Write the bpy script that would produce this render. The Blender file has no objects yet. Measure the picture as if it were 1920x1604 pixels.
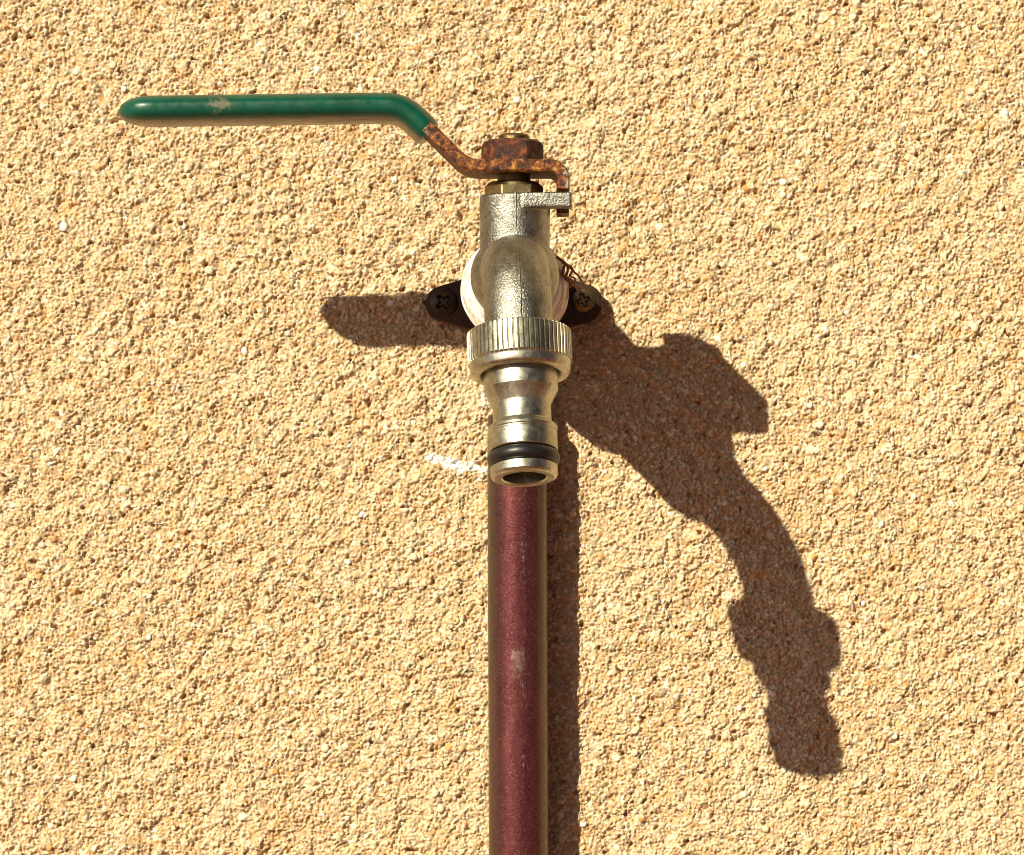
import bpy, math, random
import numpy as np
from mathutils import Vector

random.seed(7)
rng = np.random.default_rng(11)
scene = bpy.context.scene
COL = scene.collection

# All measures below are millimetres: x to the right, d out from the wall towards the viewer,
# z up from the lens height; the lens hangs BASE above the ground.
BASE = 0.75
def W(x, d, z):
    return (x * .001, -d * .001, BASE + z * .001)

# ------------------------------------------------------------------ camera
cam = bpy.data.cameras.new('camera')
cam.sensor_width = 36.0
cam.lens = 36.0 * 1014.0 / 278.26
cam.shift_y = 238.0 / 1920.0
cam.clip_start = 0.01
cam.clip_end = 500.0
camo = bpy.data.objects.new('camera', cam)
COL.objects.link(camo)
camo.location = W(0, 1014, 0)
camo.rotation_euler = (math.radians(90), 0, 0)
scene.camera = camo

# ------------------------------------------------------------------ light
SUN = Vector((-0.66, -1.0, 0.647)).normalized()
world = bpy.data.worlds.new('World')
scene.world = world
world.use_nodes = True
wn = world.node_tree
wn.nodes.clear()
sky = wn.nodes.new('ShaderNodeTexSky')
sky.sky_type = 'NISHITA'
sky.sun_disc = False
sky.sun_elevation = math.asin(SUN.z)
sky.sun_rotation = math.atan2(SUN.x, SUN.y)
sky.air_density = 0.1
sky.dust_density = 0.8
sky.ozone_density = 0.5
bg = wn.nodes.new('ShaderNodeBackground')
bg.inputs['Strength'].default_value = 0.05
wo = wn.nodes.new('ShaderNodeOutputWorld')
wn.links.new(sky.outputs[0], bg.inputs['Color'])
wn.links.new(bg.outputs[0], wo.inputs['Surface'])

sl = bpy.data.lights.new('sun', 'SUN')
sl.energy = 5.0
sl.angle = math.radians(0.5)
sl.color = (1.0, 0.925, 0.69)
so = bpy.data.objects.new('sun', sl)
COL.objects.link(so)
so.location = (-2, -3, 3)
so.rotation_euler = (-SUN).to_track_quat('-Z', 'Y').to_euler()

vs = scene.view_settings
vs.view_transform = 'Standard'
vs.look = 'None'
vs.exposure = 0.43
vs.gamma = 1.0
vs.use_curve_mapping = False
scene.cycles.filter_width = 1.0

# ------------------------------------------------------------------ helpers
def empty(name, loc, label, cat, group=None):
    o = bpy.data.objects.new(name, None)
    o.empty_display_size = .01
    COL.objects.link(o)
    o.location = loc
    o['label'] = label
    o['category'] = cat
    if group:
        o['group'] = group
    return o

def root_loc(o):
    p = Vector((0, 0, 0))
    while o is not None:
        p += o.location
        o = o.parent
    return p

def mesh_obj(name, verts, faces, mat, parent=None, smooth=True, sharp=35, at=None):
    """verts in mm (x, d, z); becomes one mesh object, child of parent"""
    off = root_loc(parent) if parent else Vector(at or (0, 0, 0))
    v = np.array(verts, dtype=float)
    w = np.stack([v[:, 0] * .001 - off.x, -v[:, 1] * .001 - off.y, BASE + v[:, 2] * .001 - off.z], 1)
    me = bpy.data.meshes.new(name)
    # mirroring d flips the winding
    me.from_pydata([tuple(p) for p in w], [], [tuple(reversed(f)) for f in faces])
    me.update()
    if smooth:
        me.shade_smooth()
        if sharp:
            me.set_sharp_from_angle(angle=math.radians(sharp))
    me.materials.append(mat)
    o = bpy.data.objects.new(name, me)
    COL.objects.link(o)
    if parent:
        o.parent = parent
    elif at:
        o.location = at
    return o

def frame_of(axis):
    a = np.array(axis, float)
    a /= np.linalg.norm(a)
    r = np.array((0, 0, 1.0)) if abs(a[2]) < .9 else np.array((1.0, 0, 0))
    u = np.cross(r, a)
    u /= np.linalg.norm(u)
    return u, np.cross(a, u), a

def lathe(profile, origin, axis, seg=96, rfun=None, cap0=True, cap1=True):
    """profile = [(s, r)] along axis from origin; rfun(theta, s, r) may change the radius"""
    u, v, a = frame_of(axis)
    o = np.array(origin, float)
    vs_, fs = [], []
    for s, r in profile:
        for k in range(seg):
            t = 2 * math.pi * k / seg
            rr = rfun(t, s, r) if rfun else r
            vs_.append(o + a * s + rr * (math.cos(t) * u + math.sin(t) * v))
    n = len(profile)
    for i in range(n - 1):
        for k in range(seg):
            k2 = (k + 1) % seg
            fs.append((i * seg + k, i * seg + k2, (i + 1) * seg + k2, (i + 1) * seg + k))
    if cap0 and profile[0][1] > 1e-6:
        fs.append(tuple(reversed(range(seg))))
    if cap1 and profile[-1][1] > 1e-6:
        fs.append(tuple((n - 1) * seg + k for k in range(seg)))
    return vs_, fs

def sweep(path, radii, seg=24, caps=True):
    """round tube along 3-D path"""
    p = np.array(path, float)
    n = len(p)
    if np.isscalar(radii):
        radii = [radii] * n
    vs_, fs = [], []
    u = None
    for i in range(n):
        t = p[min(i + 1, n - 1)] - p[max(i - 1, 0)]
        t /= np.linalg.norm(t)
        if u is None:
            u = frame_of(t)[0]
        u = u - t * np.dot(u, t)
        u /= np.linalg.norm(u)
        v = np.cross(t, u)
        for k in range(seg):
            a = 2 * math.pi * k / seg
            vs_.append(p[i] + radii[i] * (math.cos(a) * u + math.sin(a) * v))
    for i in range(n - 1):
        for k in range(seg):
            k2 = (k + 1) % seg
            fs.append((i * seg + k, i * seg + k2, (i + 1) * seg + k2, (i + 1) * seg + k))
    if caps:
        fs.append(tuple(reversed(range(seg))))
        fs.append(tuple((n - 1) * seg + k for k in range(seg)))
    return vs_, fs

def catmull(pts, n=10):
    p = [np.array(q, float) for q in pts]
    p = [2 * p[0] - p[1]] + p + [2 * p[-1] - p[-2]]
    out = []
    for i in range(1, len(p) - 2):
        for k in range(n):
            t = k / n
            out.append(.5 * ((2 * p[i]) + (-p[i - 1] + p[i + 1]) * t +
                             (2 * p[i - 1] - 5 * p[i] + 4 * p[i + 1] - p[i + 2]) * t * t +
                             (-p[i - 1] + 3 * p[i] - 3 * p[i + 1] + p[i + 2]) * t ** 3))
    out.append(p[-2])
    return out

def join(*parts):
    V, F = [], []
    for v, f in parts:
        b = len(V)
        V += list(v)
        F += [tuple(i + b for i in q) for q in f]
    return V, F

def box(x0, x1, d0, d1, z0, z1):
    v = [(x, d, z) for x in (x0, x1) for d in (d0, d1) for z in (z0, z1)]
    f = [(0, 1, 3, 2), (4, 6, 7, 5), (0, 4, 5, 1), (2, 3, 7, 6), (0, 2, 6, 4), (1, 5, 7, 3)]
    return v, f

# ------------------------------------------------------------------ materials
class Mat:
    def __init__(self, name):
        self.m = bpy.data.materials.new(name)
        self.m.use_nodes = True
        self.t = self.m.node_tree
        self.b = self.t.nodes['Principled BSDF']
    def n(self, kind, **kw):
        nd = self.t.nodes.new(kind)
        for k, v in kw.items():
            if k.startswith('i_'):
                nd.inputs[k[2:].replace('_', ' ')].default_value = v
            else:
                setattr(nd, k, v)
        return nd
    def l(self, a, b):
        self.t.links.new(a, b)
    def set(self, **kw):
        for k, v in kw.items():
            self.b.inputs[k.replace('_', ' ')].default_value = v
    def coord(self, scale=(1, 1, 1)):
        c = self.n('ShaderNodeTexCoord')
        mp = self.n('ShaderNodeMapping')
        mp.inputs['Scale'].default_value = scale
        self.l(c.outputs['Object'], mp.inputs['Vector'])
        return mp.outputs[0]
    def noise(self, vec, scale, detail=4, rough=.6):
        nd = self.n('ShaderNodeTexNoise')
        nd.inputs['Scale'].default_value = scale
        nd.inputs['Detail'].default_value = detail
        nd.inputs['Roughness'].default_value = rough
        if vec is not None:
            self.l(vec, nd.inputs['Vector'])
        return nd.outputs['Fac']
    def ramp(self, fac, stops, interp='LINEAR'):
        r = self.n('ShaderNodeValToRGB')
        r.color_ramp.interpolation = interp
        e = r.color_ramp.elements
        while len(e) < len(stops):
            e.new(.5)
        for el, (p, c) in zip(e, stops):
            el.position = p
            el.color = (c, c, c, 1) if np.isscalar(c) else (*c, 1)
        self.l(fac, r.inputs[0])
        return r.outputs[0]
    def mix(self, fac, a, b):
        x = self.n('ShaderNodeMix', data_type='RGBA')
        for s, val in ((0, fac), (6, a), (7, b)):
            if hasattr(val, 'is_output'):
                self.l(val, x.inputs[s])
            elif np.isscalar(val):
                x.inputs[s].default_value = val
            else:
                x.inputs[s].default_value = (*val, 1)
        return x.outputs[2]
    def math(self, op, a, b=None, c=None):
        x = self.n('ShaderNodeMath', operation=op)
        for i, val in enumerate((a, b, c)):
            if val is None:
                continue
            if hasattr(val, 'is_output'):
                self.l(val, x.inputs[i])
            else:
                x.inputs[i].default_value = val
        return x.outputs[0]
    def bump(self, h, strength=.5, dist=.0002):
        b = self.n('ShaderNodeBump')
        b.inputs['Strength'].default_value = strength
        b.inputs['Distance'].default_value = dist
        self.l(h, b.inputs['Height'])
        self.l(b.outputs[0], self.b.inputs['Normal'])
    def color(self, c):
        self.l(c, self.b.inputs['Base Color'])
    def rough(self, c):
        self.l(c, self.b.inputs['Roughness'])

def wall_material(name, grains):
    M = Mat(name)
    g = M.n('ShaderNodeNewGeometry')
    pos = g.outputs['Position']
    if grains:
        at = M.n('ShaderNodeAttribute', attribute_name='grain')
        col = at.outputs['Color']
    else:
        col = M.ramp(M.noise(pos, 700, 3), [(.3, (.5, .32, .15)), (.7, (.72, .56, .36))])
    # ochre iron stains in uneven patches
    st = M.ramp(M.noise(pos, 85, 7, .75), [(.53, 0.0), (.72, .8)])
    col = M.mix(st, col, (.60, .335, .125))
    pale = M.ramp(M.noise(pos, 23, 5, .65), [(.50, 0.0), (.74, .5)])
    col = M.mix(pale, col, (.74, .60, .43))
    # flecks of white wall paint
    sep = M.n('ShaderNodeSeparateXYZ')
    M.l(pos, sep.inputs[0])
    nz = M.noise(pos, 330, 3, .6)
    tot = None
    for x, z, lx, lz, ang in [(-20.5, 26.0, 4.2, 1.5, -.12), (-13.5, 24.0, 6.5, 1.7, -.2),
                              (-7.6, 41.5, 1.0, 2.4, .1), (-40.5, 11, 1.0, .8, 0)]:
        dx = M.math('SUBTRACT', sep.outputs['X'], x * .001)
        dz = M.math('SUBTRACT', sep.outputs['Z'], BASE + z * .001)
        ca, sa = math.cos(ang), math.sin(ang)
        ux = M.math('ADD', M.math('MULTIPLY', dx, ca / (lx * .001)), M.math('MULTIPLY', dz, sa / (lx * .001)))
        uz = M.math('ADD', M.math('MULTIPLY', dx, -sa / (lz * .001)), M.math('MULTIPLY', dz, ca / (lz * .001)))
        r = M.math('SQRT', M.math('ADD', M.math('POWER', M.math('ABSOLUTE', ux), 2.0), M.math('POWER', M.math('ABSOLUTE', uz), 2.0)))
        tot = r if tot is None else M.math('MINIMUM', tot, r)
    s = M.math('ADD', tot, M.math('MULTIPLY', M.math('SUBTRACT', nz, .5), 2.6))
    fac = M.ramp(s, [(.8, .85), (1.1, 0.0)])
    col = M.mix(fac, col, (.86, .84, .79))
    M.color(col)
    M.set(Roughness=.9, Specular_IOR_Level=.25)
    if not grains:
        M.bump(M.noise(pos, 800, 4), .9, .0012)
    else:
        M.bump(M.noise(pos, 2600, 4, .7), .85, .00024)
    return M.m

MAT_GRAIN = wall_material('sandy_render', True)
MAT_WALL = wall_material('plain_render', False)

def metal(name, c0, c1, dirt, rough, castbump, dirtamt=.5):
    M = Mat(name)
    v = M.coord()
    col = M.ramp(M.noise(v, 260, 5, .65), [(.32, c0), (.68, c1)])
    d = M.ramp(M.noise(v, 1500, 5, .8), [(.52, 0.0), (.66, dirtamt)])
    col = M.mix(d, col, dirt)
    M.color(col)
    M.set(Metallic=1.0)
    M.rough(M.ramp(M.noise(v, 500, 4), [(.3, rough - .07), (.7, rough + .1)]))
    if castbump:
        M.bump(M.noise(v, 2100, 3, .6), castbump, .0004)
    else:
        M.bump(M.noise(v, 2500, 3, .6), .15, .0001)
    return M.m

MAT_CAST = metal('cast_nickel', (.20, .195, .17), (.40, .39, .345), (.08, .065, .045), .36, .6, .85)
MAT_TURNED = metal('turned_nickel', (.36, .34, .27), (.58, .555, .46), (.12, .09, .05), .36, 0, .75)
MAT_BRASS = metal('brass', (.27, .21, .10), (.40, .33, .17), (.08, .055, .025), .4, .3)
MAT_SPINDLE = metal('tarnished_spindle', (.12, .08, .04), (.22, .16, .08), (.05, .025, .012), .45, .4)

def rust_material(name, galv, deep):
    M = Mat(name)
    v = M.coord()
    if deep:
        stops = [(.36, (.010, .003, .002)), (.47, (.05, .010, .004)), (.57, (.12, .026, .006)), (.70, (.27, .08, .016))]
    else:
        stops = [(.38, (.014, .004, .002)), (.46, (.08, .018, .004)), (.53, (.20, .055, .008)), (.60, (.40, .17, .02)), (.70, (.55, .35, .09))]
    col = M.ramp(M.noise(v, 480 if deep else 620, 6, .72), stops)
    met = None
    if galv:
        sep = M.n('ShaderNodeSeparateXYZ')
        M.l(v, sep.inputs[0])
        jag = M.math('MULTIPLY', M.math('SUBTRACT', M.noise(v, 700, 4, .75), .5), .016)
        x = M.math('ADD', sep.outputs['X'], jag)
        hi = M.math('GREATER_THAN', x, .0132)
        lo = M.math('LESS_THAN', x, -.0228)
        m = M.math('MAXIMUM', hi, lo)
        col = M.mix(m, col, (.38, .37, .31))
        met = m
        M.l(M.math('MULTIPLY', m, .8), M.b.inputs['Metallic'])
    M.color(col)
    M.rough(M.ramp(M.noise(v, 800, 3), [(.3, .5), (.7, .85)]))
    M.bump(M.noise(v, 1100, 5, .7), .9, .0005)
    return M.m

MAT_RUST = rust_material('rusty_lever', True, False)
MAT_RUSTNUT = rust_material('rusty_nut', False, True)

def grip_material():
    M = Mat('green_vinyl')
    v = M.coord()
    at = M.n('ShaderNodeAttribute', attribute_name='under')
    col = M.ramp(M.noise(v, 130, 5, .65), [(.3, (.0003, .044, .025)), (.7, (.0008, .076, .045))])
    # chalky scuffs
    sc = M.ramp(M.noise(v, 900, 6, .85), [(.62, 0.0), (.74, .3)])
    col = M.mix(sc, col, (.10, .26, .19))
    sep = M.n('ShaderNodeSeparateXYZ')
    M.l(v, sep.inputs[0])
    dx = M.math('DIVIDE', M.math('SUBTRACT', sep.outputs['X'], -.0735), .0034)
    dz = M.math('DIVIDE', M.math('SUBTRACT', sep.outputs['Z'], 0.0922), .0026)
    r = M.math('ADD', M.math('MULTIPLY', dx, dx), M.math('MULTIPLY', dz, dz))
    r = M.math('ADD', r, M.math('MULTIPLY', M.math('SUBTRACT', M.noise(v, 600, 5, .75), .5), 4.5))
    col = M.mix(M.ramp(r, [(.1, .62), (.7, 0.0)]), col, (.21, .17, .11))
    # bleached brown underside
    un = M.math('ADD', at.outputs['Fac'], M.math('MULTIPLY', M.math('SUBTRACT', M.noise(M.coord((25, 1, 1)) if False else v, 260, 4), .5), .35))
    un = M.ramp(un, [(.48, 0.0), (.56, 1.0)])
    br = M.ramp(M.noise(M.coord((.18, 1, 1)), 900, 4), [(.36, (.07, .045, .02)), (.5, (.22, .155, .075)), (.64, (.12, .10, .045))])
    col = M.mix(un, col, br)
    M.color(col)
    M.rough(M.ramp(M.noise(v, 420, 4), [(.3, .24), (.7, .42)]))
    M.set(Specular_IOR_Level=.45)
    M.bump(M.noise(v, 900, 4), .18, .0002)
    return M.m
MAT_GRIP = grip_material()

def pipe_material():
    M = Mat('maroon_pipe')
    v = M.coord((1, 1, .25))
    vv = M.coord()
    col = M.ramp(M.noise(v, 300, 5, .7), [(.28, (.085, .012, .014)), (.72, (.20, .050, .053))])
    sp = M.ramp(M.noise(vv, 2600, 3, .8), [(.53, 0.0), (.66, .65)])
    col = M.mix(sp, col, (.40, .24, .21))
    # olive reflection of the wall painted onto the two flanks, its border uneven
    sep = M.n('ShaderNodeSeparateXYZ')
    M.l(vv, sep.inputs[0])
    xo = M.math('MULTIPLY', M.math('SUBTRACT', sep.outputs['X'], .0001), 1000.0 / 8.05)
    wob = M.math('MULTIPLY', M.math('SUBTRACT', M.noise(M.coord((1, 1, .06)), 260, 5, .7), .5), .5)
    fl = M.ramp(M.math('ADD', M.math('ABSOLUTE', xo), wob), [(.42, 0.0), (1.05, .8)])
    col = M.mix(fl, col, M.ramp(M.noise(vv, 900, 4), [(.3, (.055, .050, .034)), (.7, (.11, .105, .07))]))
    # lime specks in a broken line down the front, and one chalky scuff
    lx = M.math('ABSOLUTE', M.math('SUBTRACT', M.math('ADD', xo, M.math('MULTIPLY', wob, .3)), .18))
    sc = M.math('MULTIPLY', M.ramp(M.noise(M.coord((1, 1, .35)), 1500, 5, .8), [(.54, 0.0), (.62, .8)]),
                M.ramp(lx, [(.02, 1.0), (.16, 0.0)]))
    sc = M.math('MULTIPLY', sc, M.ramp(M.noise(M.coord((.01, .01, 1)), 55, 3), [(.45, 0.0), (.6, 1.0)]))
    rim = M.math('MULTIPLY', M.ramp(M.noise(M.coord((1, 1, .5)), 1300, 4, .8), [(.58, 0.0), (.64, .7)]),
                 M.ramp(xo, [(.88, 0.0), (.97, 1.0)]))
    sc = M.math('MAXIMUM', sc, rim)
    dx = M.math('DIVIDE', xo, .26)
    dz = M.math('DIVIDE', M.math('SUBTRACT', sep.outputs['Z'], BASE - .0285), .0048)
    q = M.math('ADD', M.math('MULTIPLY', dx, dx), M.math('MULTIPLY', dz, dz))
    q = M.math('ADD', q, M.math('MULTIPLY', M.math('SUBTRACT', M.noise(vv, 650, 6, .85), .5), 7.0))
    sc = M.math('MAXIMUM', sc, M.ramp(q, [(-.9, .26), (.8, 0.0)]))
    col = M.mix(sc, col, (.58, .52, .46))
    M.color(col)
    M.set(Metallic=.7, Specular_IOR_Level=.5)
    M.rough(M.math('ADD', M.ramp(M.noise(vv, 700, 4), [(.3, .24), (.7, .38)]), M.math('MULTIPLY', sc, .3)))
    M.bump(M.noise(vv, 2200, 4, .7), .35, .00012)
    return M.m
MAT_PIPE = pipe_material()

def simple(name, c0, c1, scale, rough, metallic=0.0, bump=.2, bscale=1200, spec=.5):
    M = Mat(name)
    v = M.coord()
    M.color(M.ramp(M.noise(v, scale, 5, .65), [(.3, c0), (.7, c1)]))
    M.set(Roughness=rough, Metallic=metallic, Specular_IOR_Level=spec)
    M.bump(M.noise(v, bscale, 4, .6), bump, .0002)
    return M.m

MAT_BRACKET = simple('bronze_bracket', (.022, .011, .007), (.065, .026, .013), 400, .5, .4)
MAT_RUBBER = simple('black_rubber', (.005, .005, .005), (.011, .011, .011), 300, .4, 0, .15)
MAT_SCREW = simple('yellow_screw', (.17, .14, .065), (.32, .27, .14), 500, .42, 1.0, .3)
MAT_SCREWSHADE = simple('shaded_screw', (.04, .033, .022), (.09, .07, .045), 500, .45, .8, .3)  # left screw: its shade is put into the dark base colour
MAT_FIBRE = simple('hemp_fibre', (.20, .075, .03), (.36, .16, .07), 900, .7, 0, .4)
MAT_GROUND = simple('dry_ground', (.15, .044, .011), (.21, .062, .017), 9, .95, 0, .6, 60)

def tape_material():
    M = Mat('white_tape')
    v = M.coord((.2, 1.2, .2))
    M.color(M.ramp(M.noise(v, 900, 4), [(.34, (.46, .37, .28)), (.44, (.74, .70, .64)), (.6, (.84, .82, .78))]))
    M.set(Roughness=.38, Subsurface_Weight=.25, Subsurface_Scale=.002)
    M.bump(M.noise(M.coord((.2, 2, .2)), 900, 4), 1.0, .0006)
    return M.m
MAT_TAPE = tape_material()

# ------------------------------------------------------------------ ground
gs = 60.0
gm = bpy.data.meshes.new('ground')
gm.from_pydata([(-gs, -gs, 0), (gs, -gs, 0), (gs, gs, 0), (-gs, gs, 0)], [], [(0, 1, 2, 3)])
gm.materials.append(MAT_GROUND)
go = bpy.data.objects.new('ground', gm)
COL.objects.link(go)
go['kind'] = 'structure'

# ------------------------------------------------------------------ wall
# backing masonry, its face a few millimetres behind the grainy coat
def wall_block():
    v, f = box(-1500, 1500, -220, -3.2, -BASE * 1000 - 20, 1600)
    return v, f
wv, wf = wall_block()
wall = mesh_obj('wall', wv, wf, MAT_WALL, smooth=False, at=(0, 0.1, 0))
wall['label'] = 'sandy beige rendered wall with a coarse grainy surface'
wall['category'] = 'wall'

TX, TZ = 320.0, 280.0
NX, NZ = 1120, 980
DX, DZ = TX / NX, TZ / NZ

def spectral(lo, hi, seed):
    """periodic noise field with wavelengths lo..hi in mm, unit variance"""
    r = np.random.default_rng(seed)
    f = np.fft.rfft2(r.standard_normal((NZ, NX)))
    kz = np.fft.fftfreq(NZ, DZ)[:, None]
    kx = np.fft.rfftfreq(NX, DX)[None, :]
    k = np.sqrt(kx * kx + kz * kz)
    k0, k1 = 1 / hi, 1 / lo
    amp = np.exp(-(k / k1) ** 4) * (1 - np.exp(-(k / k0) ** 4)) / np.maximum(k, k0) ** .8
    g = np.fft.irfft2(f * amp, s=(NZ, NX))
    return (g - g.mean()) / g.std()

def build_heights():
    low = spectral(9, 60, 1) * .2
    mid = spectral(3.2, 12, 2) * .27
    pit = spectral(1.6, 5.0, 3)
    base = low + mid - np.clip(-pit - 1.55, 0, 2) * 1.2
    # hairline drag marks and cracks left by the trowel
    ln = spectral(5, 22, 7)
    where = np.clip(spectral(8, 40, 8) - .35, 0, 1)
    crack = np.exp(-(ln / .075) ** 2) * where
    base = base - crack * .95
    key = np.full(NZ * NX, 0, dtype=np.int64)
    OFF = 8.0
    cols = []
    gid = 1
    classes = [(.27, 130000), (.33, 95000), (.42, 34000), (.56, 9000), (.76, 2000), (1.0, 420)]
    for rad, cnt in classes:
        px = rng.random(cnt) * TX
        pz = rng.random(cnt) * TZ
        ix = (px / DX).astype(int)
        iz = (pz / DZ).astype(int)
        ang = rng.random(cnt) * math.pi
        asp = rng.uniform(.62, 1.0, cnt)
        rr = rad * rng.uniform(.82, 1.2, cnt)
        tall = rng.uniform(.45, .85, cnt)
        sx, sz = rng.normal(0, .22, cnt), rng.normal(0, .22, cnt)
        b = base[iz % NZ, ix % NX] + rng.normal(0, .08, cnt) - rad * .35
        keep = pit[iz % NZ, ix % NX] > -1.9
        R = int(math.ceil(rad * 1.2 / DX)) + 1
        for oz in range(-R, R + 1):
            for ox in range(-R, R + 1):
                ddx = (ix + ox + .5) * DX - px
                ddz = (iz + oz + .5) * DZ - pz
                u = ddx * np.cos(ang) + ddz * np.sin(ang)
                v = (-ddx * np.sin(ang) + ddz * np.cos(ang)) / asp
                q = ((np.abs(u) / rr) ** 2.5 + (np.abs(v) / rr) ** 2.5)
                ok = (q < 1) & keep
                h = b + rr * tall * (1 - np.minimum(q, 1)) ** .5 + sx * ddx + sz * ddz
                idx = ((iz + oz) % NZ) * NX + (ix + ox) % NX
                k = (((h + OFF) * 20000).astype(np.int64) << 20) | (np.arange(cnt) + gid)
                np.maximum.at(key, idx[ok], k[ok])
        gid += cnt
    own = (key & ((1 << 20) - 1)).reshape(NZ, NX)
    h = (key >> 20).reshape(NZ, NX) / 20000.0 - OFF
    floor = base - .55
    bare = (own == 0) | (h < floor)
    h = np.where(bare, floor, h)
    own = np.where(bare, 0, own)
    h = h + spectral(.6, 1.5, 5) * .075
    # colour of each grain
    pal = np.array([(.63, .505, .315), (.72, .605, .42), (.56, .40, .215), (.80, .715, .54), (.62, .33, .12), (.48, .34, .23), (.82, .77, .69)])
    w = np.array([.28, .26, .13, .16, .09, .05, .03])
    pick = rng.choice(len(pal), size=gid, p=w)
    c = pal[pick] * rng.uniform(.74, 1.16, (gid, 1))
    c[0] = (.58, .39, .22)
    c = np.clip(c, 0, .88)
    return h - .3, c[own]

H, GC = build_heights()

def build_coat():
    xs = -TX / 2 + np.arange(NX + 1) * DX
    zs = -TZ / 2 + np.arange(NZ + 1) * DZ
    hh = np.pad(H, ((0, 1), (0, 1)), mode='wrap')
    cc = np.pad(GC, ((0, 1), (0, 1), (0, 0)), mode='wrap')
    X, Z = np.meshgrid(xs, zs)
    co = np.stack([X * .001, -hh * .001, Z * .001], -1).reshape(-1, 3).astype(np.float32)
    n0, n1 = NX + 1, NZ + 1
    i = (np.arange(NZ)[:, None] * n0 + np.arange(NX)[None, :]).ravel()
    quads = np.stack([i, i + 1, i + 1 + n0, i + n0], 1).astype(np.int32)
    me = bpy.data.meshes.new('plaster_coat')
    me.vertices.add(len(co))
    me.vertices.foreach_set('co', co.ravel())
    me.loops.add(quads.size)
    me.loops.foreach_set('vertex_index', quads.ravel())
    me.polygons.add(len(quads))
    me.polygons.foreach_set('loop_start', np.arange(0, quads.size, 4, dtype=np.int32))
    me.polygons.foreach_set('loop_total', np.full(len(quads), 4, dtype=np.int32))
    me.update(calc_edges=True)
    at = me.attributes.new('grain', 'FLOAT_COLOR', 'POINT')
    rgba = np.concatenate([cc.reshape(-1, 3), np.ones((len(co), 1))], 1).astype(np.float32)
    at.data.foreach_set('color', rgba.ravel())
    me.shade_smooth()
    me.materials.append(MAT_GRAIN)
    return me

coat = build_coat()
CX, CZ = 0.0, 35.0           # middle of the tile the tap hangs on
for j in (0, -1, 1):
    for i in (0, -1, 1):
        o = bpy.data.objects.new('plaster_coat', coat)
        COL.objects.link(o)
        o.parent = wall
        o.location = Vector(W(CX + i * TX, 0, CZ + j * TZ)) - wall.location
        o['kind'] = 'stuff'

def surf(x, z):
    ix = int((x - CX + TX / 2) / DX) % NX
    iz = int((z - CZ + TZ / 2) / DZ) % NZ
    return H[iz, ix]

# the biggest loose-looking stones stand proud, one by one
def pebble_mesh(seed, mat):
    r = random.Random(seed)
    v, f = [], []
    import bmesh
    bm = bmesh.new()
    bmesh.ops.create_icosphere(bm, subdivisions=2, radius=1.0)
    ks = [(Vector((r.gauss(0, 1), r.gauss(0, 1), r.gauss(0, 1))).normalized(), r.uniform(.72, .95)) for _ in range(9)]
    for q in bm.verts:
        p = q.co.copy()
        for dirn, lim in ks:
            t = p.dot(dirn)
            if t > lim:
                p -= dirn * (t - lim) * .85
        q.co = Vector((p.x, p.y * .75, p.z * r.uniform(.98, 1.02))) * .001
    me = bpy.data.meshes.new('pebble')
    bm.to_mesh(me)
    bm.free()
    me.shade_smooth()
    me.materials.append(mat)
    return me
pm = [simple('pebble_cream', (.70, .56, .36), (.78, .66, .46), 900, .8, 0, .5, 2500),
      simple('pebble_white', (.78, .72, .60), (.84, .80, .72), 900, .7, 0, .4, 2500),
      simple('pebble_tan', (.60, .40, .22), (.68, .50, .30), 900, .85, 0, .5, 2500)]
peb = [pebble_mesh(k, pm[(0, 0, 2, 0, 1, 2, 0, 2)[k]]) for k in range(8)]
for k in range(260):
    x, z = random.uniform(-140, 140), random.uniform(-82, 152)
    o = bpy.data.objects.new('pebble', peb[random.randrange(8)])
    COL.objects.link(o)
    o.parent = wall
    s = random.uniform(.62, 1.0) if k > 60 else random.uniform(.95, 1.3)
    o.scale = (s * random.uniform(.8, 1.2), s * .8, s * random.uniform(.8, 1.15))
    o.rotation_euler = (0, random.uniform(0, 6.28), 0)
    o.location = Vector(W(x, surf(x, z) + .05, z)) - wall.location

# ------------------------------------------------------------------ pipe
PX, PD, PR = 1.45, 10.3, 8.05
pipe = empty('water_pipe', W(PX, PD, -BASE * 1000), 'maroon upright water pipe fixed against the grainy wall below the tap', 'pipe')
rp = np.random.default_rng(5)
def pr(t, s, r):
    return r + .05 * math.sin(3 * t + s * .05)
prof = [(0, 8.0)] + [(s, PR) for s in np.linspace(4, 780, 60)] + [(786.6, PR), (787.4, PR - .25), (787.6, PR - .6), (787.6, 6.3), (760, 6.3)]
pv, pf = lathe(prof, (PX + 2.0, PD, -750), (-2.0 / 790, 0, 1), 64, pr)
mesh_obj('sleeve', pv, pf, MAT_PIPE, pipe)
pv, pf = lathe([(0, 5.8), (74, 5.8)], (PX - .3, PD, -8), (0, 0, 1), 40)
mesh_obj('riser', pv, pf, MAT_BRACKET, pipe)

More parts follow.
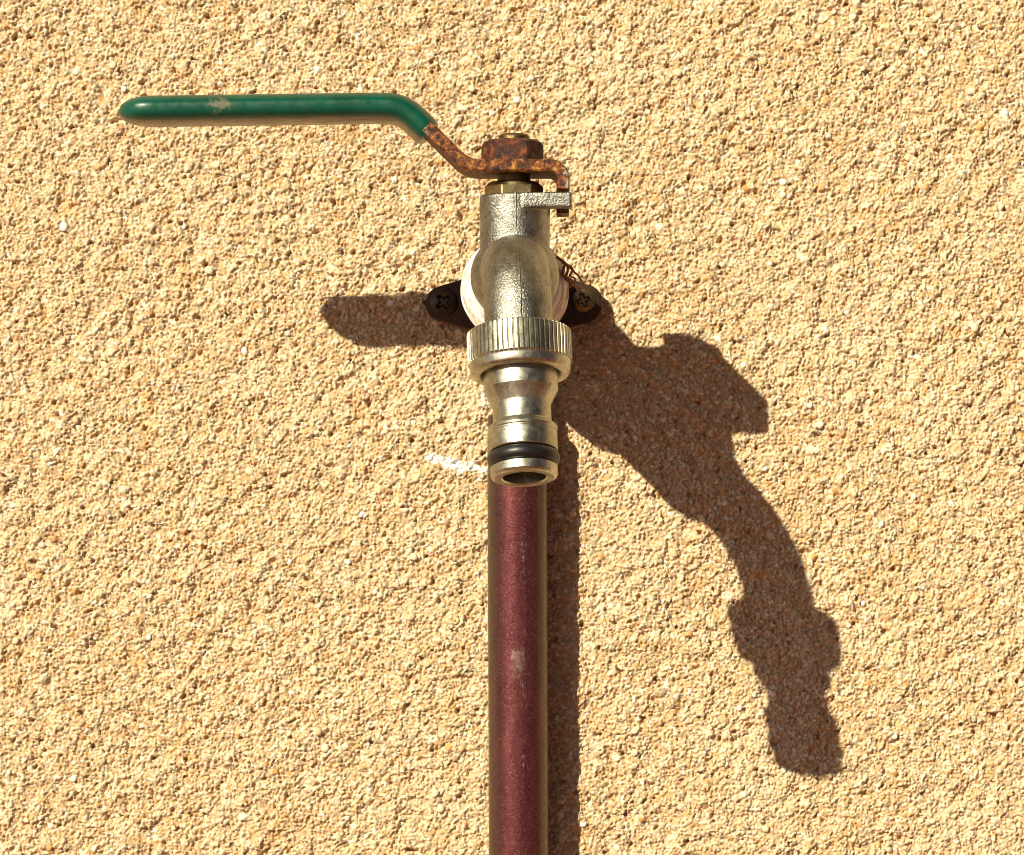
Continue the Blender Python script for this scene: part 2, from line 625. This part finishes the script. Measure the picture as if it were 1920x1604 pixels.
# ------------------------------------------------------------------ wall bracket with elbow
BZ = 68.6
brk = empty('wall_bracket', W(.4, 1, BZ - 12), 'dark bronze eared wall bracket screwed to the wall behind the tap', 'bracket')
def ear_plate():
    # outline: hull of left ear, hub, right ear
    circ = [(-18.7, 68.0, 4.7), (.4, 68.0, 10.2), (19.6, 68.0, 5.1)]
    pts = []
    for x, z, r in circ:
        for k in range(64):
            a = 2 * math.pi * k / 64
            pts.append((x + r * math.cos(a), z + r * math.sin(a)))
    pts = sorted(set(pts))
    def half(ps):
        h = []
        for p in ps:
            while len(h) >= 2 and (h[-1][0] - h[-2][0]) * (p[1] - h[-2][1]) - (h[-1][1] - h[-2][1]) * (p[0] - h[-2][0]) <= 0:
                h.pop()
            h.append(p)
        return h
    hull = half(pts)[:-1] + half(pts[::-1])[:-1]
    n = len(hull)
    V, F = [], []
    lay = [(.6, 0), (4.0, 0), (4.5, .22), (4.7, .6)]
    cx, cz = .4, 68.0
    for d, ins in lay:
        for x, z in hull:
            L = math.hypot(x - cx, z - cz)
            V.append((x - (x - cx) / L * ins, d, z - (z - cz) / L * ins))
    for i in range(len(lay) - 1):
        for k in range(n):
            F.append((i * n + k, (i + 1) * n + k, (i + 1) * n + (k + 1) % n, i * n + (k + 1) % n))
    F.append(tuple(range(n)))
    F.append(tuple(reversed([(len(lay) - 1) * n + k for k in range(n)])))
    return V, F
v, f = ear_plate()
mesh_obj('plate', v, f, MAT_BRACKET, brk)
v, f = lathe([(4.5, 10.0), (6, 9.8), (9, 9.8), (24, 10.4), (25, 12.4), (31, 12.4), (31.6, 11.8)], (.6, 0, 69.2), (0, 1, 0), 64)
v2, f2 = lathe([(52, 8.0), (53, 8.6), (58.6, 8.6), (69, 8.6)], (PX - .3, PD, 0), (0, 0, 1), 48)
v3, f3 = lathe([(0, 8.6), (2.5, 8.2), (5, 7), (7, 4.8), (8.3, 1.5)], (PX - .3, PD, 69), (0, 0, 1), 48)
mesh_obj('elbow', *join((v, f), (v2, f2), (v3, f3)), MAT_BRACKET, brk)

def screw(x, z, r, d0, mat, rot, dome, cross):
    seg, rings = 72, 22
    V, F = [(x, d0, z)], []
    def height(px, pz):
        rr = math.hypot(px, pz) / r
        h = dome * (1 - rr ** 2.2)
        c, s = math.cos(rot), math.sin(rot)
        u, w = abs(px * c + pz * s), abs(-px * s + pz * c)
        a, b = max(u, w), min(u, w)
        if a < cross * r and b < .17 * r:
            h -= 1.1 * min(1, (cross * r - a) / (.22 * r)) * min(1, (.17 * r - b) / (.04 * r))
        elif a < .28 * r:
            h -= .9 * min(1, (.28 * r - a) / (.1 * r))
        return h
    V[0] = (x, d0 + height(0, 0), z)
    for i in range(1, rings + 1):
        q = r * i / rings
        for k in range(seg):
            t = 2 * math.pi * k / seg
            px, pz = q * math.cos(t), q * math.sin(t)
            V.append((x + px, d0 + height(px, pz), z + pz))
    for q, dd in ((r + .12, -.3), (r + .05, -.8), (r * .6, -2.5)):
        for k in range(seg):
            t = 2 * math.pi * k / seg
            V.append((x + q * math.cos(t), d0 + dd, z + q * math.sin(t)))
    for k in range(seg):
        F.append((0, 1 + (k + 1) % seg, 1 + k))
    for i in range(rings + 2):
        for k in range(seg):
            a, b = 1 + i * seg + k, 1 + i * seg + (k + 1) % seg
            F.append((a, b, b + seg, a + seg))
    return mesh_obj('screw', V, F, mat, brk, sharp=50)
s1 = screw(-18.5, 68.2, 3.75, 5.2, MAT_SCREWSHADE, .7, .7, .62)
s1['label'] = 'cross-head screw coloured dark for shade'
s2 = screw(19.3, 68.7, 3.05, 5.2, MAT_SCREW, .35, .8, .66)
s2['label'] = 'bright yellowish cross-head screw'

# ------------------------------------------------------------------ tap
AX, AD, AZ = .7, 74.0, 70.2
tap = empty('garden_tap', W(AX, 30, 20), 'nickel garden tap with green lever handle, rusty nut and hose connector', 'tap')

TILT = math.radians(15)
LEAN = .035
axis = np.array((LEAN, math.sin(TILT), -math.cos(TILT)))
axis /= np.linalg.norm(axis)
NC = np.array((1.85, 109.1, 49.8))       # centre of the knurled nut

def valve_body():
    # upright bonnet
    bon = lathe([(0, 0.1), (0.01, 8.5), (1, 8.7), (6, 8.8), (18.7, 8.9), (19.8, 8.9), (20.2, 8.5), (20.3, .1)], (AX, AD, AZ), (0, 0, 1), 96)
    # ball chamber
    prof = []
    for k in range(33):
        a = math.pi * k / 32
        prof.append((-math.cos(a) * 12.5, max(.05, math.sin(a) * 11.2)))
    ball = lathe(prof, (AX, AD, AZ - .2), (0, 1, 0), 96)
    # inlet
    inlet = lathe([(34, .1), (34.01, 9.6), (50, 9.8), (54, 10.5), (76, 10.7), (80, 9.6), (80.01, .1)], (AX, 0, AZ - .3), (0, 1, 0), 96)
    # spout: forward, then bending down and slightly outward
    up = NC - axis * 12.0
    path = catmull([(AX, 72, AZ), (AX, 85, AZ + .6), (AX + .1, 94.8, AZ - .2), (AX + .4, 102.2, AZ - 4.4), tuple(NC - axis * 11.0), tuple(NC - axis * 5), tuple(NC + axis * 2)], 12)
    n = len(path)
    rad = [8.8 - .5 * min(1, i / (n * .4)) for i in range(n)]
    sp = sweep(path, rad, 64)
    # stop lug beside the bonnet
    lug = box(AX + 2.0, AX + 14.2, AD + 3.6, AD + 9.0, AZ + 16.4, AZ + 20.3)
    return join(bon, ball, inlet, sp, lug)

vb = mesh_obj('valve_body', *valve_body(), MAT_CAST, tap, sharp=0)
m = vb.modifiers.new('blend', 'REMESH')
m.mode = 'VOXEL'
m.voxel_size = .00033
m.use_smooth_shade = True
m = vb.modifiers.new('soften', 'SMOOTH')
m.factor = .5
m.iterations = 7

# mould seam down the front of the casting
seam = []
for z in np.linspace(AZ + 20.2, AZ + 11.6, 12):
    seam.append((AX + .2, AD + 8.86, z))
mesh_obj('mould_seam', *sweep(seam, .26, 10), MAT_CAST, vb)
seam = [(AX + .5, AD + 9.6, AZ + 9.75)]
up = NC - axis * 12.0
sp_path = catmull([(AX, 85, AZ + .6), (AX + .1, 94.8, AZ - .2), (AX + .4, 102.2, AZ - 4.4), tuple(NC - axis * 11.0), tuple(NC - axis * 5)], 12)
seam = []
for i in range(1, len(sp_path) - 1):
    t = np.array(sp_path[i + 1]) - np.array(sp_path[i - 1])
    t /= np.linalg.norm(t)
    nrm = np.cross(t, (1, 0, 0))
    nrm /= np.linalg.norm(nrm)
    if nrm[1] + nrm[2] < 0:
        nrm = -nrm
    seam.append(np.array(sp_path[i]) + nrm * 8.32 + np.array((.5, 0, 0)))
mesh_obj('mould_seam', *sweep(seam, .25, 10), MAT_CAST, vb)

# packing nut, spindle
def hexr(af, rot):
    def fn(t, s, r):
        a = (t + rot) % (math.pi / 3) - math.pi / 6
        return min(r, af / 2 / math.cos(a))
    return fn
TOPZ = AZ + 20.3
v, f = lathe([(0, 8), (2.2, 8), (3.3, 6.1), (3.5, 5)], (AX - .2, AD, TOPZ - .1), (0, 0, 1), 96, hexr(13.0, .62))
mesh_obj('packing_nut', v, f, MAT_BRASS, tap, sharp=20)
v, f = lathe([(0, 4.2), (10.4, 4.2), (14.4, 3.9), (14.9, 3.4), (14.9, .05)], (AX - .2, AD, TOPZ + .4), (0, 0, 1), 48)
def flat_sided(t, s, r):
    return min(r, 3.3 / max(1e-6, abs(math.cos(t + .4))))
mesh_obj('spindle', v, f, MAT_SPINDLE, tap)

# lever: a bent flat bar with a hook at its short end
LZ = 97.1
def bar(path, wid, thick, dmid):
    """path of (x, z); flat bar whose width runs along d"""
    p = [np.array(q, float) for q in path]
    n = len(p)
    V, F = [], []
    ch = .45
    for i in range(n):
        t = p[min(i + 1, n - 1)] - p[max(i - 1, 0)]
        t /= np.linalg.norm(t)
        nn = np.array((-t[1], t[0]))
        w, th = wid[i] / 2, thick / 2
        dm = dmid[i]
        sec = [(-th, -w + ch), (-th, w - ch), (-th + ch, w), (th - ch, w), (th, w - ch), (th, -w + ch), (th - ch, -w), (-th + ch, -w)]
        for a, b in sec:
            q = p[i] + nn * a
            V.append((q[0], dm + b, q[1]))
    m_ = 8
    for i in range(n - 1):
        for k in range(m_):
            k2 = (k + 1) % m_
            F.append((i * m_ + k, i * m_ + k2, (i + 1) * m_ + k2, (i + 1) * m_ + k))
    F.append(tuple(reversed(range(m_))))
    F.append(tuple((n - 1) * m_ + k for k in range(m_)))
    return V, F

def arc(cx, cz, r, a0, a1, n):
    return [(cx + r * math.cos(math.radians(a0 + (a1 - a0) * k / n)), cz + r * math.sin(math.radians(a0 + (a1 - a0) * k / n))) for k in range(n + 1)]

lev = []
lev += [(12.85, 85.9), (12.85, 90.9), (12.85, 91.3)]
lev += arc(9.45, LZ - 3.4, 3.4, 0, 90, 8)
lev += [(6.0, LZ), (2, LZ), (-3, LZ), (-8.2, LZ)]
lev += arc(-8.6, LZ + 6.5, 6.5, -92, -136, 7)
x0, z0 = lev[-1]
for k in range(1, 6):
    lev.append((x0 - 1.6 * k, z0 + 1.56 * k))
NL = len(lev)
wid, dm = [], []
for i, (x, z) in enumerate(lev):
    if z < 91.1 and x > 5:
        wid.append(11.0); dm.append(AD - 4.6)
    else:
        wid.append(20.0); dm.append(AD)
v, f = bar(lev, wid, 3.1, dm)
lever = mesh_obj('lever', v, f, MAT_RUST, tap, sharp=40)

# green grip: flattened sleeve closed at its tip
def grip():
    # centre line from the cut collar to the tip
    pts = [(-20.6, 106.2), (-23.6, 109.15), (-25.8, 111.0), (-28.0, 112.2), (-31.0, 112.75), (-36, 112.85)]
    line = catmull(pts, 6)
    line += [np.array((x, 112.85 - (-36 - x) * .014)) for x in np.linspace(-38, -99.4, 44)]
    n = len(line)
    seg = 64
    V, F, U = [], [], []
    tipx = -99.4
    for i in range(n):
        t = line[min(i + 1, n - 1)] - line[max(i - 1, 0)]
        t = t / np.linalg.norm(t)
        nn = np.array((t[1], -t[0]))      # upward for a line running left
        th, w = 3.7, 8.9
        dist = line[i][0] - tipx
        drop = 0.0
        if dist < 9.5:
            q = dist / 9.5
            w *= max(.02, (1 - (1 - q) ** 2.3) ** .5)
            if dist < 9.0:
                q2 = dist / 9.0
                k2 = max(.03, (1 - (1 - q2) ** 2.2) ** .55)
                th *= k2
                drop = -.3 * (1 - k2)
        if i < 2:
            th *= .9 + .05 * i
            w *= .96 + .02 * i
        for k in range(seg):
            a = 2 * math.pi * k / seg
            ca, sa = math.cos(a), math.sin(a)
            e = .75
            hd = w * math.copysign(abs(ca) ** e, ca)
            hn = th * math.copysign(abs(sa) ** .8, sa)
            p = line[i] + nn * (hn + drop - .5)
            V.append((p[0], AD + hd, p[1]))
            U.append(min(1, max(0, max(0, .5 - (hn / max(th, .01)) * .9 - .68))))
    for i in range(n - 1):
        for k in range(seg):
            k2 = (k + 1) % seg
            F.append((i * seg + k, i * seg + k2, (i + 1) * seg + k2, (i + 1) * seg + k))
    F.append(tuple(reversed(range(seg))))
    F.append(tuple((n - 1) * seg + k for k in range(seg)))
    return V, F, U
v, f, U = grip()
go_ = mesh_obj('grip', v, f, MAT_GRIP, lever, sharp=50)
a = go_.data.attributes.new('under', 'FLOAT', 'POINT')
a.data.foreach_set('value', np.array(U, dtype=np.float32))
go_['label'] = 'green vinyl grip with a brown bleached underside'

# rusty nut holding the lever
v, f = lathe([(0, 7.6), (.5, 8.2), (4.3, 8.2), (5.2, 7.3), (5.75, 6.2), (5.8, 3.9)], (AX - .6, AD, LZ + 1.4), (0, 0, 1), 120, hexr(13.6, .47))
mesh_obj('lever_nut', v, f, MAT_RUSTNUT, tap, sharp=28)

# hose connector
def on_axis(s):
    return NC + axis * s
prof = [(-2.0, 5.2), (5.2, 5.2), (5.6, 9.0), (10.7, 9.0), (10.95, 8.9), (14.2, 7.15), (14.5, 7.08), (18.7, 7.08),
        (19.1, 7.25), (19.9, 8.35), (20.3, 8.5), (20.8, 8.4), (21.05, 8.15), (21.35, 8.15), (21.6, 8.35), (25.7, 8.35), (26.0, 8.15),
        (26.1, 6.9), (29.6, 6.9), (29.7, 7.75), (30.0, 8.1), (31.9, 8.1), (32.4, 7.8), (32.7, 7.2), (32.7, 5.6), (32.4, 5.25), (16, 5.2), (-1.9, 5.15)]
v, f = lathe(prof, NC, axis, 96, None, False, False)
con = mesh_obj('hose_connector', v, f, MAT_TURNED, tap, sharp=16)
TEETH = 62
def knurl(t, s, r):
    if r < 12.55:
        return r
    q = (t * TEETH / (2 * math.pi)) % 1.0
    g = 0.0
    if q > .60:
        g = .7 * math.sin((q - .60) / .40 * math.pi)
    return r - g
prof = [(-4.2, 8.3), (-4.3, 11.7), (-4.0, 12.3), (-3.8, 12.7), (3.7, 12.7), (3.95, 12.35), (4.2, 12.2), (4.7, 12.2), (5.9, 12.1), (6.5, 11.8), (6.8, 11.2), (6.8, 9.9), (6.0, 9.3), (5.0, 9.15), (4.6, 7.0)]
v, f = lathe(prof, NC, axis, TEETH * 14, knurl, True, False)
mesh_obj('coupling_nut', v, f, MAT_TURNED, con, sharp=40)
prof = [(27.85 + 1.85 * math.cos(a), 7.2 + 1.6 * math.sin(a)) for a in np.linspace(math.pi, 0, 17)]
v, f = lathe(prof, NC, axis, 96, None, False, False)
mesh_obj('rubber_ring', v, f, MAT_RUBBER, con)

# thread tape wound round the inlet
def tape():
    r = np.random.default_rng(3)
    ph = r.random(14) * 6.28
    fr = r.integers(1, 4, 14)
    fs = r.uniform(.6, 5.0, 14)
    am = r.uniform(.03, .15, 14)
    def fn(t, s, rad):
        if rad < 10:
            return rad
        q = 0
        for k in range(14):
            q += am[k] * math.sin(fr[k] * t + ph[k] + fs[k] * (s + .9 * math.sin(t + ph[k])))
        return rad + q
    base = [(26, 9.5), (27, 11.4), (29, 12.8), (32, 13.5), (36, 13.75), (40, 13.7), (43, 13.3), (45.5, 12.5), (47.5, 11.4), (49, 10.2)]
    s = np.linspace(26, 49, 70)
    rr = np.interp(s, [b[0] for b in base], [b[1] for b in base])
    return lathe(list(zip(s, rr)), (AX + .1, 0, AZ - .8), (0, 1, 0), 120, fn)
mesh_obj('sealing_tape', *tape(), MAT_TAPE, tap)

# loose hemp strands at the inlet
strands = [
    [(11.6, 46, 77.2), (13.6, 47, 75.6), (15.4, 45, 74.3), (16.2, 44, 73.4), (17.6, 42, 72.2), (19.2, 38, 69.6), (19.5, 34, 67.9)],
    [(12.4, 46, 76.6), (14.4, 48, 74.6), (14.2, 47, 72.6), (13.6, 46, 71.8), (14.8, 46, 70.6), (16.6, 44, 69.4), (17.2, 42, 68.6)],
    [(13.0, 46, 75.9), (15.6, 46, 74.0), (15.0, 47, 72.2), (16.4, 45, 71.6), (16.0, 44, 70.0)],
    [(13.6, 45, 75.0), (13.2, 47, 72.4), (15.6, 46, 71.0), (15.0, 45, 69.2)],
]
for st in strands:
    p = catmull(st, 8)
    n = len(p)
    mesh_obj('fibre', *sweep(p, [(.42 - .2 * i / n) for i in range(n)], 8), MAT_FIBRE, tap, sharp=0)
